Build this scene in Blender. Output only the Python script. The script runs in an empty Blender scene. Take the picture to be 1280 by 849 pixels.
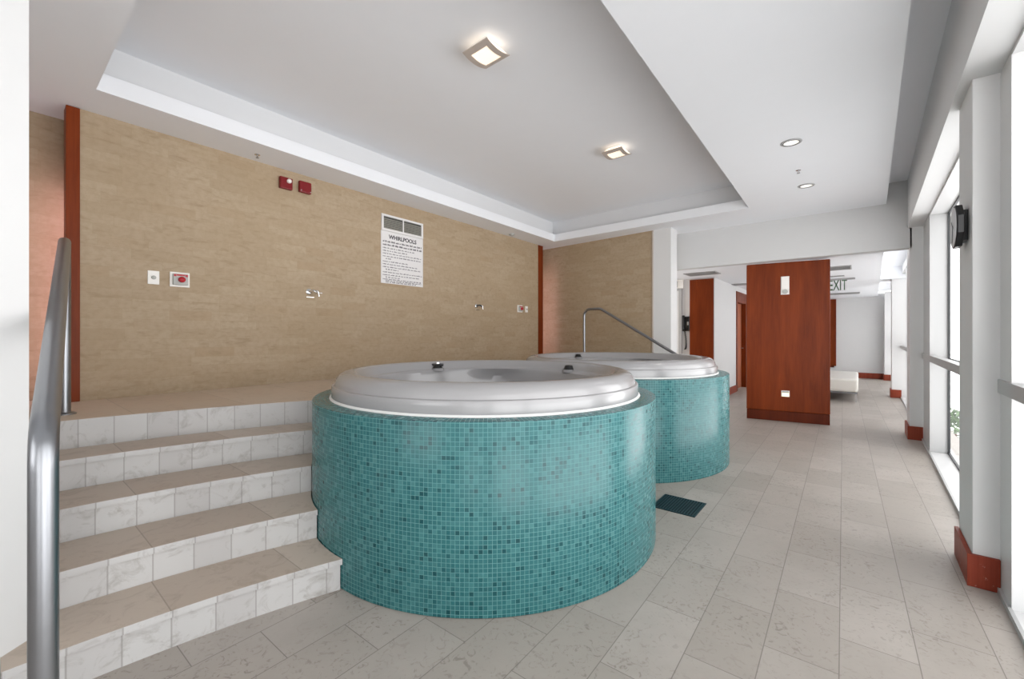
import bpy, bmesh, math, random
from mathutils import Vector, Matrix
random.seed(7)
C = bpy.context.scene.collection
PI = math.pi

# ------------------------------------------------------------------ materials
def new_mat(name):
    m = bpy.data.materials.new(name); m.use_nodes = True
    nt = m.node_tree; nt.nodes.clear()
    out = nt.nodes.new('ShaderNodeOutputMaterial')
    b = nt.nodes.new('ShaderNodeBsdfPrincipled')
    nt.links.new(b.outputs[0], out.inputs[0])
    return m, nt, b
def lin(c):
    return tuple(((v/255)/12.92 if v/255 <= .04045 else ((v/255+.055)/1.055)**2.4) for v in c) + (1,)
def N(nt, t, **kw):
    n = nt.nodes.new(t)
    for k, v in kw.items():
        if k in n.inputs: n.inputs[k].default_value = v
        else: setattr(n, k, v)
    return n
def mth(nt, op, a, b=None, c=None):
    n = nt.nodes.new('ShaderNodeMath'); n.operation = op
    for i, v in enumerate((a, b, c)):
        if v is None: continue
        if isinstance(v, (int, float)): n.inputs[i].default_value = v
        else: nt.links.new(v, n.inputs[i])
    return n.outputs[0]
def mixc(nt, f, a, b, mode='MIX'):
    n = nt.nodes.new('ShaderNodeMix'); n.data_type = 'RGBA'; n.blend_type = mode
    for i, v in ((0, f), (6, a), (7, b)):
        if isinstance(v, (int, float)): n.inputs[i].default_value = v
        elif isinstance(v, tuple): n.inputs[i].default_value = v
        else: nt.links.new(v, n.inputs[i])
    return n.outputs[2]
def ramp(nt, f, stops):
    r = nt.nodes.new('ShaderNodeValToRGB'); e = r.color_ramp.elements
    while len(e) < len(stops): e.new(.5)
    for i, (p, c) in enumerate(stops): e[i].position = p; e[i].color = c
    nt.links.new(f, r.inputs[0]); return r.outputs[0]
def bump(nt, b, h, strength=.3, dist=.002):
    n = nt.nodes.new('ShaderNodeBump'); n.inputs['Strength'].default_value = strength
    n.inputs['Distance'].default_value = dist
    nt.links.new(h, n.inputs['Height']); nt.links.new(n.outputs[0], b.inputs['Normal'])
def simple(name, rgb, rough=.5, metal=0, spec=.5, noise=0, emit=None, estr=0):
    m, nt, b = new_mat(name)
    b.inputs['Roughness'].default_value = rough; b.inputs['Metallic'].default_value = metal
    b.inputs['Specular IOR Level'].default_value = spec
    if noise:
        tc = N(nt, 'ShaderNodeTexCoord'); nz = N(nt, 'ShaderNodeTexNoise', Scale=6.0, Detail=3.0)
        nt.links.new(tc.outputs['Object'], nz.inputs['Vector'])
        d = tuple(max(0, v*(1-noise)) for v in lin(rgb)[:3]) + (1,)
        nt.links.new(mixc(nt, nz.outputs[0], lin(rgb), d), b.inputs['Base Color'])
    else: b.inputs['Base Color'].default_value = lin(rgb)
    if emit:
        b.inputs['Emission Color'].default_value = lin(emit); b.inputs['Emission Strength'].default_value = estr
    return m

M = {}
M['paint'] = simple('white_paint', (220,220,220), .6, noise=.03)
M['trayshade'] = simple('tray_side_shaded', (218,219,221), .75, noise=.02)  # ceiling paint greyed to put shade into the tray sides above the lip
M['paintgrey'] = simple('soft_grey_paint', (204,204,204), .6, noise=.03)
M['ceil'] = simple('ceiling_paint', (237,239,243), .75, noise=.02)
M['winframe'] = simple('window_white', (214,214,214), .35, noise=.02)
M['transom'] = simple('window_grey', (176,176,176), .35)
M['gasket'] = simple('gasket_dark', (46,48,50), .5)
M['steel'] = simple('brushed_steel', (150,152,156), .34, 1.0, noise=.1)
M['chrome'] = simple('chrome', (225,226,228), .12, 1.0)
M['bronze'] = simple('taupe_metal', (196,184,174), .45, .1, noise=.1)
M['black'] = simple('black_plastic', (18,18,20), .35)
M['darkgrey'] = simple('dark_grey_plastic', (58,60,64), .45)
M['red'] = simple('red_plastic', (124,8,18), .35, noise=.1)
M['redknob'] = simple('red_button', (175,22,38), .3)
M['whitep'] = simple('white_plastic', (240,238,234), .35)
M['greyp'] = simple('grey_plastic', (178,180,176), .4)
M['caulk'] = simple('white_caulk', (238,238,236), .5)
M['paper'] = simple('sign_white', (226,224,224), .45)
M['ink'] = simple('printed_ink', (60,58,64), .6)
M['ink2'] = simple('printed_ink_light', (112,108,114), .6)
M['clockface'] = simple('clock_face_grey', (196,196,198), .3)
M['exitgreen'] = simple('exit_letter_green', (62,92,66), .5)
M['ventgrey'] = simple('vent_grey', (168,168,168), .5)
M['ventdark'] = simple('vent_dark', (78,78,74), .6)
M['louvre'] = simple('louvre_grey', (150,148,140), .5)
M['drain'] = simple('drain_dark_teal', (10,44,52), .4)
M['drainpit'] = simple('drain_pit', (6,14,18), .7)
M['leather'] = simple('white_leather', (224,221,214), .42, noise=.04)
M['outpave'] = simple('outside_paving', (196,194,188), .8, noise=.1)
M['leaf'] = simple('leaf_green', (96,122,84), .6, noise=.3)
M['lampglass'] = simple('warm_lamp_glass', (250,240,225), .4, emit=(255,234,208), estr=.95)
M['lampwarm'] = simple('warm_step_light', (250,235,200), .4, emit=(255,222,160), estr=2.0)
M['bulb'] = simple('downlight_lens', (235,235,232), .3, emit=(255,250,240), estr=.8)
M['sconcegl'] = simple('sconce_glass', (214,214,214), .3, emit=(255,235,215), estr=.25)
M['tube'] = simple('pink_light_tube', (255,230,230), .4, emit=(255,214,228), estr=17.0)

def m_acrylic():
    m, nt, b = new_mat('pearl_acrylic')
    b.inputs['Base Color'].default_value = lin((156,155,156)); b.inputs['Roughness'].default_value = .24
    b.inputs['Metallic'].default_value = 0; b.inputs['Coat Weight'].default_value = .35
    b.inputs['Coat Roughness'].default_value = .12
    return m
M['acrylic'] = m_acrylic()

def m_mosaic():
    m, nt, b = new_mat('teal_glass_mosaic')
    tc = N(nt, 'ShaderNodeTexCoord'); sp = N(nt, 'ShaderNodeSeparateXYZ'); nt.links.new(tc.outputs['UV'], sp.inputs[0])
    u, v = sp.outputs[0], sp.outputs[1]
    fu, fv = mth(nt, 'FLOOR', u), mth(nt, 'FLOOR', v)
    cu = N(nt, 'ShaderNodeCombineXYZ'); nt.links.new(fu, cu.inputs[0]); nt.links.new(fv, cu.inputs[1])
    wn = N(nt, 'ShaderNodeTexWhiteNoise'); nt.links.new(cu.outputs[0], wn.inputs[0])
    # sheet-sized tone drift
    cl = N(nt, 'ShaderNodeTexNoise', Scale=.09, Detail=2.0); nt.links.new(cu.outputs[0], cl.inputs['Vector'])
    col = ramp(nt, wn.outputs[0], [(0, lin((18,62,67))), (.07, lin((29,79,84))), (.17, lin((41,94,98))), (.3, lin((47,101,104))), (.85, lin((51,104,107))), (1, lin((60,114,116)))])
    col = mixc(nt, mth(nt, 'MULTIPLY', cl.outputs[0], .35), col, lin((46,104,107)))
    # grout
    du = mth(nt, 'ABSOLUTE', mth(nt, 'SUBTRACT', mth(nt, 'FRACT', u), .5))
    dv = mth(nt, 'ABSOLUTE', mth(nt, 'SUBTRACT', mth(nt, 'FRACT', v), .5))
    g = mth(nt, 'GREATER_THAN', mth(nt, 'MAXIMUM', du, dv), .452)
    col = mixc(nt, g, col, lin((98,146,146)))
    nt.links.new(col, b.inputs['Base Color'])
    nt.links.new(mth(nt, 'MULTIPLY_ADD', g, .35, mth(nt, 'MULTIPLY_ADD', wn.outputs[0], .1, .19)), b.inputs['Roughness'])
    b.inputs['Specular IOR Level'].default_value = .33
    bump(nt, b, mth(nt, 'SUBTRACT', 1.0, g), .25, .002)
    return m
M['mosaic'] = m_mosaic()

def m_floor():
    m, nt, b = new_mat('travertine_floor')
    tc = N(nt, 'ShaderNodeTexCoord'); sp = N(nt, 'ShaderNodeSeparateXYZ'); nt.links.new(tc.outputs['Object'], sp.inputs[0])
    x, y = sp.outputs[0], sp.outputs[1]
    xx = mth(nt, 'ADD', mth(nt, 'MULTIPLY_ADD', y, .024, x), .0134 + 26)
    yy = mth(nt, 'ADD', mth(nt, 'MULTIPLY_ADD', x, -.024, y), -.058 + 26)
    cv = N(nt, 'ShaderNodeCombineXYZ'); nt.links.new(yy, cv.inputs[0]); nt.links.new(xx, cv.inputs[1])
    br = N(nt, 'ShaderNodeTexBrick', offset=.5, offset_frequency=2)
    br.inputs['Scale'].default_value = 1; br.inputs['Mortar Size'].default_value = .0022; br.inputs['Mortar Smooth'].default_value = .3
    br.inputs['Brick Width'].default_value = .52; br.inputs['Row Height'].default_value = .26
    br.inputs['Color1'].default_value = (.0,.0,.0,1); br.inputs['Color2'].default_value = (1,1,1,1); br.inputs['Mortar'].default_value = (.5,.5,.5,1)
    br.inputs['Bias'].default_value = 0
    nt.links.new(cv.outputs[0], br.inputs['Vector'])
    tone = mixc(nt, br.outputs['Color'], lin((164,156,148)), lin((179,171,164)))
    n1 = N(nt, 'ShaderNodeTexNoise', Scale=2.2, Detail=8.0, Roughness=.65); nt.links.new(tc.outputs['Object'], n1.inputs['Vector'])
    tone = mixc(nt, ramp(nt, n1.outputs[0], [(.35, (0,0,0,1)), (.7, (.6,.6,.6,1))]), tone, lin((156,149,141)))
    # pits and scratches
    n2 = N(nt, 'ShaderNodeTexNoise', Scale=20.0, Detail=6.0, Roughness=.66, Distortion=2.2); nt.links.new(tc.outputs['Object'], n2.inputs['Vector'])
    n3 = N(nt, 'ShaderNodeTexNoise', Scale=2.6, Detail=2.0); nt.links.new(cv.outputs[0], n3.inputs['Vector'])
    pit = mth(nt, 'MULTIPLY', ramp(nt, n2.outputs[0], [(.555, (0,0,0,1)), (.63, (1,1,1,1))]), ramp(nt, n3.outputs[0], [(.36, (.15,.15,.15,1)), (.6, (1,1,1,1))]))
    tone = mixc(nt, mth(nt, 'MULTIPLY', pit, .55), tone, lin((116,107,98)))
    tone = mixc(nt, mth(nt, 'MULTIPLY', br.outputs['Fac'], .75), tone, lin((112,106,100)))
    nt.links.new(tone, b.inputs['Base Color'])
    b.inputs['Roughness'].default_value = .46; b.inputs['Specular IOR Level'].default_value = .35
    bump(nt, b, mth(nt, 'SUBTRACT', 1.0, mth(nt, 'MAXIMUM', br.outputs['Fac'], mth(nt, 'MULTIPLY', pit, .4))), .15, .002)
    return m
M['floor'] = m_floor()

def m_stone(name, c1, c2, dark, w, rough=.5, seam=.012, joint=(150,146,140)):
    """cut stone with joints every w metres along U"""
    m, nt, b = new_mat(name)
    tc = N(nt, 'ShaderNodeTexCoord'); sp = N(nt, 'ShaderNodeSeparateXYZ'); nt.links.new(tc.outputs['UV'], sp.inputs[0])
    u = mth(nt, 'MULTIPLY', sp.outputs[0], 1/w)
    wn = N(nt, 'ShaderNodeTexWhiteNoise', noise_dimensions='1D'); nt.links.new(mth(nt, 'FLOOR', u), wn.inputs['W'])
    g = mth(nt, 'GREATER_THAN', mth(nt, 'ABSOLUTE', mth(nt, 'SUBTRACT', mth(nt, 'FRACT', u), .5)), .5 - seam)
    col = mixc(nt, wn.outputs[0], lin(c1), lin(c2))
    n2 = N(nt, 'ShaderNodeTexNoise', Scale=9.0, Detail=9.0, Roughness=.7, Distortion=1.2); nt.links.new(tc.outputs['Object'], n2.inputs['Vector'])
    col = mixc(nt, mth(nt, 'MULTIPLY', ramp(nt, n2.outputs[0], [(.52, (0,0,0,1)), (.7, (1,1,1,1))]), .6), col, lin(dark))
    col = mixc(nt, mth(nt, 'MULTIPLY', g, .6), col, lin(joint))
    nt.links.new(col, b.inputs['Base Color']); b.inputs['Roughness'].default_value = rough
    b.inputs['Specular IOR Level'].default_value = .3
    return m
M['riser'] = m_stone('white_marble_riser', (184,182,181), (194,193,192), (140,134,128), .158, .45, .018, (138,134,130))
M['tread'] = m_stone('travertine_tread', (184,169,155), (196,183,170), (158,143,129), .5, .5, .005, (140,128,116))
M['landing'] = m_stone('travertine_landing', (200,182,162), (206,189,170), (180,162,143), .6, .5, .003, (150,136,120))

def m_wallstone():
    m, nt, b = new_mat('beige_stone_wall')
    tc = N(nt, 'ShaderNodeTexCoord'); sp = N(nt, 'ShaderNodeSeparateXYZ'); nt.links.new(tc.outputs['UV'], sp.inputs[0])
    u, v = sp.outputs[0], sp.outputs[1]
    RH = .082
    row = mth(nt, 'FLOOR', mth(nt, 'MULTIPLY', v, 1/RH))
    rn = N(nt, 'ShaderNodeTexWhiteNoise', noise_dimensions='1D'); nt.links.new(row, rn.inputs['W'])
    us = mth(nt, 'MULTIPLY_ADD', mth(nt, 'ADD', u, mth(nt, 'MULTIPLY', rn.outputs[0], 3.0)), 1/.31, 40)
    br = mth(nt, 'FLOOR', us)
    cv = N(nt, 'ShaderNodeCombineXYZ'); nt.links.new(br, cv.inputs[0]); nt.links.new(row, cv.inputs[1])
    wn = N(nt, 'ShaderNodeTexWhiteNoise'); nt.links.new(cv.outputs[0], wn.inputs[0])
    col = ramp(nt, wn.outputs[0], [(0, lin((172,153,128))), (.5, lin((176,157,133))), (.85, lin((179,161,137))), (1, lin((171,150,124)))])
    # horizontal streaks
    st = N(nt, 'ShaderNodeCombineXYZ'); nt.links.new(mth(nt, 'MULTIPLY', u, 4.5), st.inputs[0]); nt.links.new(mth(nt, 'MULTIPLY', v, 17), st.inputs[1]); nt.links.new(mth(nt, 'MULTIPLY', wn.outputs[0], 5), st.inputs[2])
    n1 = N(nt, 'ShaderNodeTexNoise', Scale=1.3, Detail=7.0, Roughness=.65, Distortion=.6); nt.links.new(st.outputs[0], n1.inputs['Vector'])
    col = mixc(nt, ramp(nt, n1.outputs[0], [(.54, (0,0,0,1)), (.76, (.7,.7,.7,1))]), col, lin((136,115,87)))
    n2 = N(nt, 'ShaderNodeTexNoise', Scale=1.1, Detail=3.0); nt.links.new(tc.outputs['UV'], n2.inputs['Vector'])
    col = mixc(nt, ramp(nt, n2.outputs[0], [(.4, (0,0,0,1)), (.7, (.35,.35,.35,1))]), col, lin((165,143,113)))
    n4 = N(nt, 'ShaderNodeTexNoise', Scale=22.0, Detail=5.0, Roughness=.65); nt.links.new(tc.outputs['UV'], n4.inputs['Vector'])
    col = mixc(nt, ramp(nt, n4.outputs[0], [(.42, (0,0,0,1)), (.66, (.4,.4,.4,1))]), col, lin((156,136,108)))
    gv = mth(nt, 'GREATER_THAN', mth(nt, 'ABSOLUTE', mth(nt, 'SUBTRACT', mth(nt, 'FRACT', mth(nt, 'MULTIPLY', v, 1/RH)), .5)), .478)
    gu = mth(nt, 'GREATER_THAN', mth(nt, 'ABSOLUTE', mth(nt, 'SUBTRACT', mth(nt, 'FRACT', us), .5)), .493)
    g = mth(nt, 'MAXIMUM', gv, gu)
    col = mixc(nt, mth(nt, 'MULTIPLY', g, .32), col, lin((160,142,112)))
    nt.links.new(col, b.inputs['Base Color']); b.inputs['Roughness'].default_value = .6
    b.inputs['Specular IOR Level'].default_value = .25
    bump(nt, b, mth(nt, 'SUBTRACT', mth(nt, 'MULTIPLY', n1.outputs[0], .4), mth(nt, 'MULTIPLY', g, .5)), .2, .003)
    return m
M['wallstone'] = m_wallstone()

def m_wood(name, a, bcol, rough=.42, worn=False):
    m, nt, b = new_mat(name)
    tc = N(nt, 'ShaderNodeTexCoord'); mp = N(nt, 'ShaderNodeMapping'); mp.inputs['Scale'].default_value = (7, 7, .8)
    nt.links.new(tc.outputs['Object'], mp.inputs[0])
    n1 = N(nt, 'ShaderNodeTexNoise', Scale=1.0, Detail=6.0, Roughness=.6, Distortion=.5); nt.links.new(mp.outputs[0], n1.inputs['Vector'])
    mp2 = N(nt, 'ShaderNodeMapping'); mp2.inputs['Scale'].default_value = (90, 90, 3); nt.links.new(tc.outputs['Object'], mp2.inputs[0])
    n2 = N(nt, 'ShaderNodeTexNoise', Scale=1.0, Detail=3.0); nt.links.new(mp2.outputs[0], n2.inputs['Vector'])
    f = mth(nt, 'MULTIPLY_ADD', n2.outputs[0], .35, mth(nt, 'MULTIPLY', n1.outputs[0], .75))
    col = ramp(nt, f, [(.3, lin(a)), (.75, lin(bcol))])
    if worn:
        n3 = N(nt, 'ShaderNodeTexNoise', Scale=9.0, Detail=8.0, Roughness=.8); nt.links.new(tc.outputs['Object'], n3.inputs['Vector'])
        col = mixc(nt, ramp(nt, n3.outputs[0], [(.6, (0,0,0,1)), (.66, (.7,.7,.7,1))]), col, lin((206,172,160)))
    nt.links.new(col, b.inputs['Base Color']); b.inputs['Roughness'].default_value = rough
    b.inputs['Specular IOR Level'].default_value = .15
    return m
M['wood'] = m_wood('mahogany', (92,34,7), (134,58,20))
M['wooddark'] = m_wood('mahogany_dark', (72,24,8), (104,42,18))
M['woodbase'] = m_wood('mahogany_baseboard', (120,46,30), (152,72,52))
M['woodlit'] = m_wood('mahogany_lit', (150,84,58), (186,118,90))  # mahogany paled in colour, standing in for light on the door leaf
M['woodworn'] = m_wood('mahogany_baseboard_worn', (120,46,30), (150,70,52), worn=True)

def m_glass(name='window_glass'):
    m = bpy.data.materials.new(name); m.use_nodes = True; nt = m.node_tree; nt.nodes.clear()
    out = nt.nodes.new('ShaderNodeOutputMaterial'); t = N(nt, 'ShaderNodeBsdfTransparent'); t.inputs[0].default_value = (.97,.97,.97,1)
    g = N(nt, 'ShaderNodeBsdfGlossy'); g.inputs['Roughness'].default_value = .02
    lw = N(nt, 'ShaderNodeFresnel'); lw.inputs[0].default_value = 1.06
    mx = nt.nodes.new('ShaderNodeMixShader'); ge = nt.nodes.new('ShaderNodeNewGeometry'); nt.links.new(mth(nt, 'MULTIPLY', lw.outputs[0], mth(nt, 'SUBTRACT', 1.0, ge.outputs['Backfacing'])), mx.inputs[0]); nt.links.new(t.outputs[0], mx.inputs[1]); nt.links.new(g.outputs[0], mx.inputs[2])
    nt.links.new(mx.outputs[0], out.inputs[0]); return m
M['glass'] = m_glass()
def m_shade():
    m = bpy.data.materials.new('dimming_fabric'); m.use_nodes = True; nt = m.node_tree; nt.nodes.clear()
    out = nt.nodes.new('ShaderNodeOutputMaterial'); t = N(nt, 'ShaderNodeBsdfTranslucent'); t.inputs[0].default_value = (.95,.95,.95,1)
    g = N(nt, 'ShaderNodeBsdfDiffuse'); g.inputs[0].default_value = (.8,.8,.8,1)
    mx = nt.nodes.new('ShaderNodeMixShader'); mx.inputs[0].default_value = .22; nt.links.new(t.outputs[0], mx.inputs[1]); nt.links.new(g.outputs[0], mx.inputs[2])
    nt.links.new(mx.outputs[0], out.inputs[0]); return m
M['shade'] = m_shade()

# ------------------------------------------------------------------ mesh helpers
def obj(name, bm, mat, parent=None, smooth=False, bevel=0):
    me = bpy.data.meshes.new(name); bmesh.ops.recalc_face_normals(bm, faces=bm.faces[:]) if not getattr(bm, '_keep', False) else None
    bm.to_mesh(me); bm.free()
    for m in (mat if isinstance(mat, (list, tuple)) else [mat]): me.materials.append(m)
    o = bpy.data.objects.new(name, me); C.objects.link(o)
    if parent is not None: o.parent = parent
    if smooth:
        for p in me.polygons: p.use_smooth = True
        try:
            md = o.modifiers.new('EdgeSplit', 'EDGE_SPLIT'); md.split_angle = math.radians(40)
        except Exception: pass
    if bevel:
        md = o.modifiers.new('Bevel', 'BEVEL'); md.width = bevel; md.segments = 2; md.limit_method = 'ANGLE'
    return o
def thing(name, label, cat, loc=(0,0,0), rotz=0, group=None):
    o = bpy.data.objects.new(name, None); C.objects.link(o); o.location = loc; o.rotation_euler = (0,0,rotz)
    o['label'] = label; o['category'] = cat
    if group: o['group'] = group
    return o
def tag(o, label, cat, group=None):
    o['label'] = label; o['category'] = cat
    if group: o['group'] = group
    return o
def struct(name, bm, mat, **kw):
    o = obj(name, bm, mat, **kw); o['kind'] = 'structure'; return o
def struct_empty(name):
    o = bpy.data.objects.new(name, None); C.objects.link(o); o['kind'] = 'structure'; return o
def BM(): return bmesh.new()
def box(bm, x0, x1, y0, y1, z0, z1, mi=0):
    return prism(bm, [(x0,y0),(x1,y0),(x1,y1),(x0,y1)], z0, z1, mi)
def prism(bm, pts, z0, z1, mi=0, side_mi=None, uvs=True):
    """extrude a plan polygon; U runs along the outline, V is height on the sides; (y, x) on top"""
    uvl = bm.loops.layers.uv.verify()
    lo = [bm.verts.new((x, y, z0)) for x, y in pts]; hi = [bm.verts.new((x, y, z1)) for x, y in pts]
    n = len(pts); s = 0
    for i in range(n):
        j = (i+1) % n
        f = bm.faces.new((lo[i], lo[j], hi[j], hi[i])); f.material_index = mi if side_mi is None else side_mi
        d = math.dist(pts[i], pts[j])
        for l, uv in zip(f.loops, ((s,z0),(s+d,z0),(s+d,z1),(s,z1))): l[uvl].uv = uv
        s += d
    for vs in (hi, lo[::-1]):
        f = bm.faces.new(vs); f.material_index = mi
        for l in f.loops: l[uvl].uv = (l.vert.co.y, l.vert.co.x)
    return bm
def lathe(bm, prof, n=96, mi=0, cap=False, closed=False, shape=None):
    rings = []
    for r, z in prof:
        ring = []
        for i in range(n):
            a = 2*PI*i/n
            x, y, zz = r*math.cos(a), r*math.sin(a), z
            if shape: x, y, zz = shape(x, y, zz, a, r)
            ring.append(bm.verts.new((x, y, zz)))
        rings.append(ring)
    R = len(rings)
    for k in range(R if closed else R-1):
        A, B = rings[k], rings[(k+1) % R]
        for i in range(n):
            j = (i+1) % n
            f = bm.faces.new((A[i], A[j], B[j], B[i])); f.material_index = mi
    if cap:
        bm.faces.new(rings[0][::-1]); bm.faces.new(rings[-1])
    return bm
def tube(bm, pts, r, n=16):
    pts = [Vector(p) for p in pts]; rings = []
    t0 = (pts[1]-pts[0]).normalized(); up = Vector((0,1,0)) if abs(t0.y) < .8 else Vector((1,0,0))
    for i, p in enumerate(pts):
        if i == 0: t = t0
        elif i == len(pts)-1: t = (pts[-1]-pts[-2]).normalized()
        else: t = ((pts[i]-pts[i-1]).normalized() + (pts[i+1]-pts[i]).normalized()).normalized()
        a = up.cross(t).normalized(); b2 = t.cross(a).normalized(); up = b2.cross(a).normalized() * -1 if False else up
        rings.append([bm.verts.new(p + r*(math.cos(2*PI*k/n)*a + math.sin(2*PI*k/n)*b2)) for k in range(n)])
    for A, B in zip(rings, rings[1:]):
        for k in range(n): bm.faces.new((A[k], A[(k+1)%n], B[(k+1)%n], B[k]))
    bm.faces.new(rings[0][::-1]); bm.faces.new(rings[-1]); return bm
def fillet(pts, rad, seg=10):
    pts = [Vector(p) for p in pts]; out = [pts[0]]
    for a, b, c in zip(pts, pts[1:], pts[2:]):
        u, w = (a-b).normalized(), (c-b).normalized(); ang = u.angle(w)
        d = min(rad/math.tan(ang/2), (a-b).length*.49, (c-b).length*.49)
        p0, p2 = b+u*d, b+w*d
        for k in range(seg+1):
            t = k/seg; out.append((1-t)**2*p0 + 2*t*(1-t)*b + t*t*p2)
    out.append(pts[-1]); return out
def xform(bm, mat):
    bmesh.ops.transform(bm, matrix=mat, verts=bm.verts[:]); return bm
def disc(bm, r, h, n=32, z0=0):
    return lathe(bm, [(r*.999, z0), (r, z0), (r, z0+h), (r*.96, z0+h+.0001)], n, cap=True)

# ------------------------------------------------------------------ key dimensions
H_EYE = 1.35
RIS = .168; PLAT = 5*RIS           # step rise and raised deck
ZC, ZUP, ZBACK, ZBEAM, ZSLOT = 3.07, 3.45, 2.49, 2.72, 3.34
T1, T2, R_T = (-2.177, 2.388), (-2.244, 4.709), 1.2
MOS = .934
WX = lambda y: -4.6 - .03*y         # face of the beige wall
WIN = lambda y: .53 + .0125*y       # inner line of the window wall
COLX = lambda y: .447 + .0065*y     # column faces
BEAMX = lambda y: .375 + .0135*y
CEDGE = lambda y: .16 + .0147*y

# ------------------------------------------------------------------ room shell
b = BM(); prism(b, [(-5.3,-3),(.95,-3),(1.02,17.3),(-5.3,17.3)], -.15, 0); struct('floor', b, M['floor'])

# ceiling with a stepped tray over the tubs
def quad(bm, a, b_, c, d):
    return bm.faces.new([bm.verts.new(p) for p in (a, b_, c, d)])
b = BM()
in_ = [(-4.16,.49),(-.99,.49),(-1.174,6.55),(-4.39,6.65)]
out = [(-5.3,-3.0),(CEDGE(-3),-3.0),(CEDGE(7.5),7.5),(-5.3,7.5)]
off = [(-4.25,.40),(-.90,.40),(-1.085,6.64),(-4.483,6.74)]
P3 = lambda p, z: (p[0], p[1], z)
for i in range(4):
    j = (i+1) % 4
    quad(b, P3(out[i],ZC), P3(out[j],ZC), P3(in_[j],ZC), P3(in_[i],ZC))
    quad(b, P3(in_[i],ZC), P3(in_[j],ZC), P3(in_[j],ZC+.13), P3(in_[i],ZC+.13))
    mi = [tuple(p + (q-p)*.3 for p, q in zip(in_[k], off[k])) for k in range(4)]
    quad(b, P3(in_[i],ZC+.13), P3(in_[j],ZC+.13), P3(mi[j],ZC+.13), P3(mi[i],ZC+.13))
    quad(b, P3(mi[i],ZC+.13), P3(mi[j],ZC+.13), P3(mi[j],ZC+.04), P3(mi[i],ZC+.04))
    quad(b, P3(mi[i],ZC+.04), P3(mi[j],ZC+.04), P3(off[j],ZC+.04), P3(off[i],ZC+.04))
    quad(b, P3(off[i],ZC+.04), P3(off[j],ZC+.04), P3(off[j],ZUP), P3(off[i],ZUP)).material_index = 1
    quad(b, P3(out[i],ZC), P3(out[j],ZC), P3(out[j],ZUP+.1), P3(out[i],ZUP+.1))
quad(b, *[P3(p,ZUP) for p in off]); quad(b, *[P3(p,ZUP+.1) for p in out])
bmesh.ops.remove_doubles(b, verts=b.verts[:], dist=1e-5)
struct('ceiling', b, [M['ceil'], M['trayshade']])
# slot beside the window beam, and the beam itself
b = BM(); prism(b, [(CEDGE(-3),-3),(BEAMX(-3)+.02,-3),(BEAMX(7.5)+.02,7.499),(CEDGE(7.5),7.499)], ZSLOT, ZSLOT+.12); struct('ceiling_slot', b, M['ceil'])
b = BM(); prism(b, [(BEAMX(-3),-3),(WIN(-3),-3),(WIN(7.5),7.499),(BEAMX(7.5),7.499)], ZBEAM, ZSLOT+.12); struct('wall_right_beam', b, M['paint'])

# beige stone wall: a proud panel with a recessed strip at each end
b = BM(); y0, y1 = .454, 6.70
prism(b, [(WX(y0),y0),(WX(y1),y1),(WX(y1)-.18,y1),(WX(y0)-.18,y0)], PLAT, ZC); struct('wall_left', b, M['wallstone'])
b = BM(); prism(b, [(-4.95,.03),(-5.15,7.25),(-5.29,7.25),(-5.1,.03)], 0, ZC); struct('wall_left_recess', b, M['wallstone'])
for i, (ya, yb) in enumerate(((.378,.453),(6.701,6.85))):
    b = BM(); prism(b, [(WX(ya)+.014,ya),(WX(yb)+.014,yb),(WX(yb)-.12,yb),(WX(ya)-.12,ya)], PLAT, ZC-.004)
    struct('trim_%d' % (i+1), b, M['wood'], bevel=.003)
b = BM(); prism(b, [(-5.29,7.197),(-2.652,6.97),(-2.652,7.17),(-5.29,7.397)], 0, ZC); struct('wall_back_stone', b, M['wallstone'])
b = BM(); prism(b, [(-2.674,6.962),(-2.650,6.96),(-2.650,6.972),(-2.674,6.974)], PLAT, ZC-.003); struct('trim_3', b, M['bronze'])
b = BM(); prism(b, [(-2.6505,6.966),(-2.357,6.945),(-2.357,7.24),(-2.6505,7.24)], 0, ZC); struct('wall_pier', b, M['paint'])
b = BM(); prism(b, [(-3.3,7.5),(COLX(7.5)+.02,7.5),(COLX(7.5)+.02,7.66),(-3.3,7.66)], ZBACK-.026, ZSLOT+.1); struct('wall_header', b, M['paintgrey'])
# stair side wall at the left edge of the view
pa = Vector((-2.497,.106)); dv = Vector((.640,-.768))
pb = pa + dv*.42
b = BM(); prism(b, [tuple(pa), tuple(pb), (pb.x-.35,-.26), (-5.2,-.26), (-5.2,.03), (-2.62,.03)], 0, ZC); struct('wall_near', b, M['paint'])
b = BM()
for a in ((-5.3,-2.35,0,ZSLOT+.1),(-.25,.9,0,ZSLOT+.1),(-2.35,-.25,0,.75),(-2.35,-.25,2.55,ZSLOT+.1)): box(b, a[0], a[1], -3.1, -3.0, a[2], a[3])
struct('wall_front', b, M['paint'])
wf = struct_empty('window_6'); b = BM()  # added window behind the camera, lets in extra daylight from out of view
for a in ((-2.35,-.25,.75,.80),(-2.35,-.25,2.50,2.55),(-2.35,-2.30,.80,2.50),(-.30,-.25,.80,2.50),(-1.325,-1.275,.80,2.50)): box(b, a[0]+.001, a[1]-.001, -3.09, -3.01, a[2]+.001, a[3]-.001)
obj('window_frame', b, M['winframe'], wf)
b = BM(); box(b, -2.30, -.30, -3.053, -3.047, .80, 2.50); obj('glass_pane', b, M['glass'], wf)
b = BM(); box(b, -5.3, -5.2, -3.0, -.26, 0, ZC); struct('wall_left_lobby', b, M['paint'])

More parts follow.
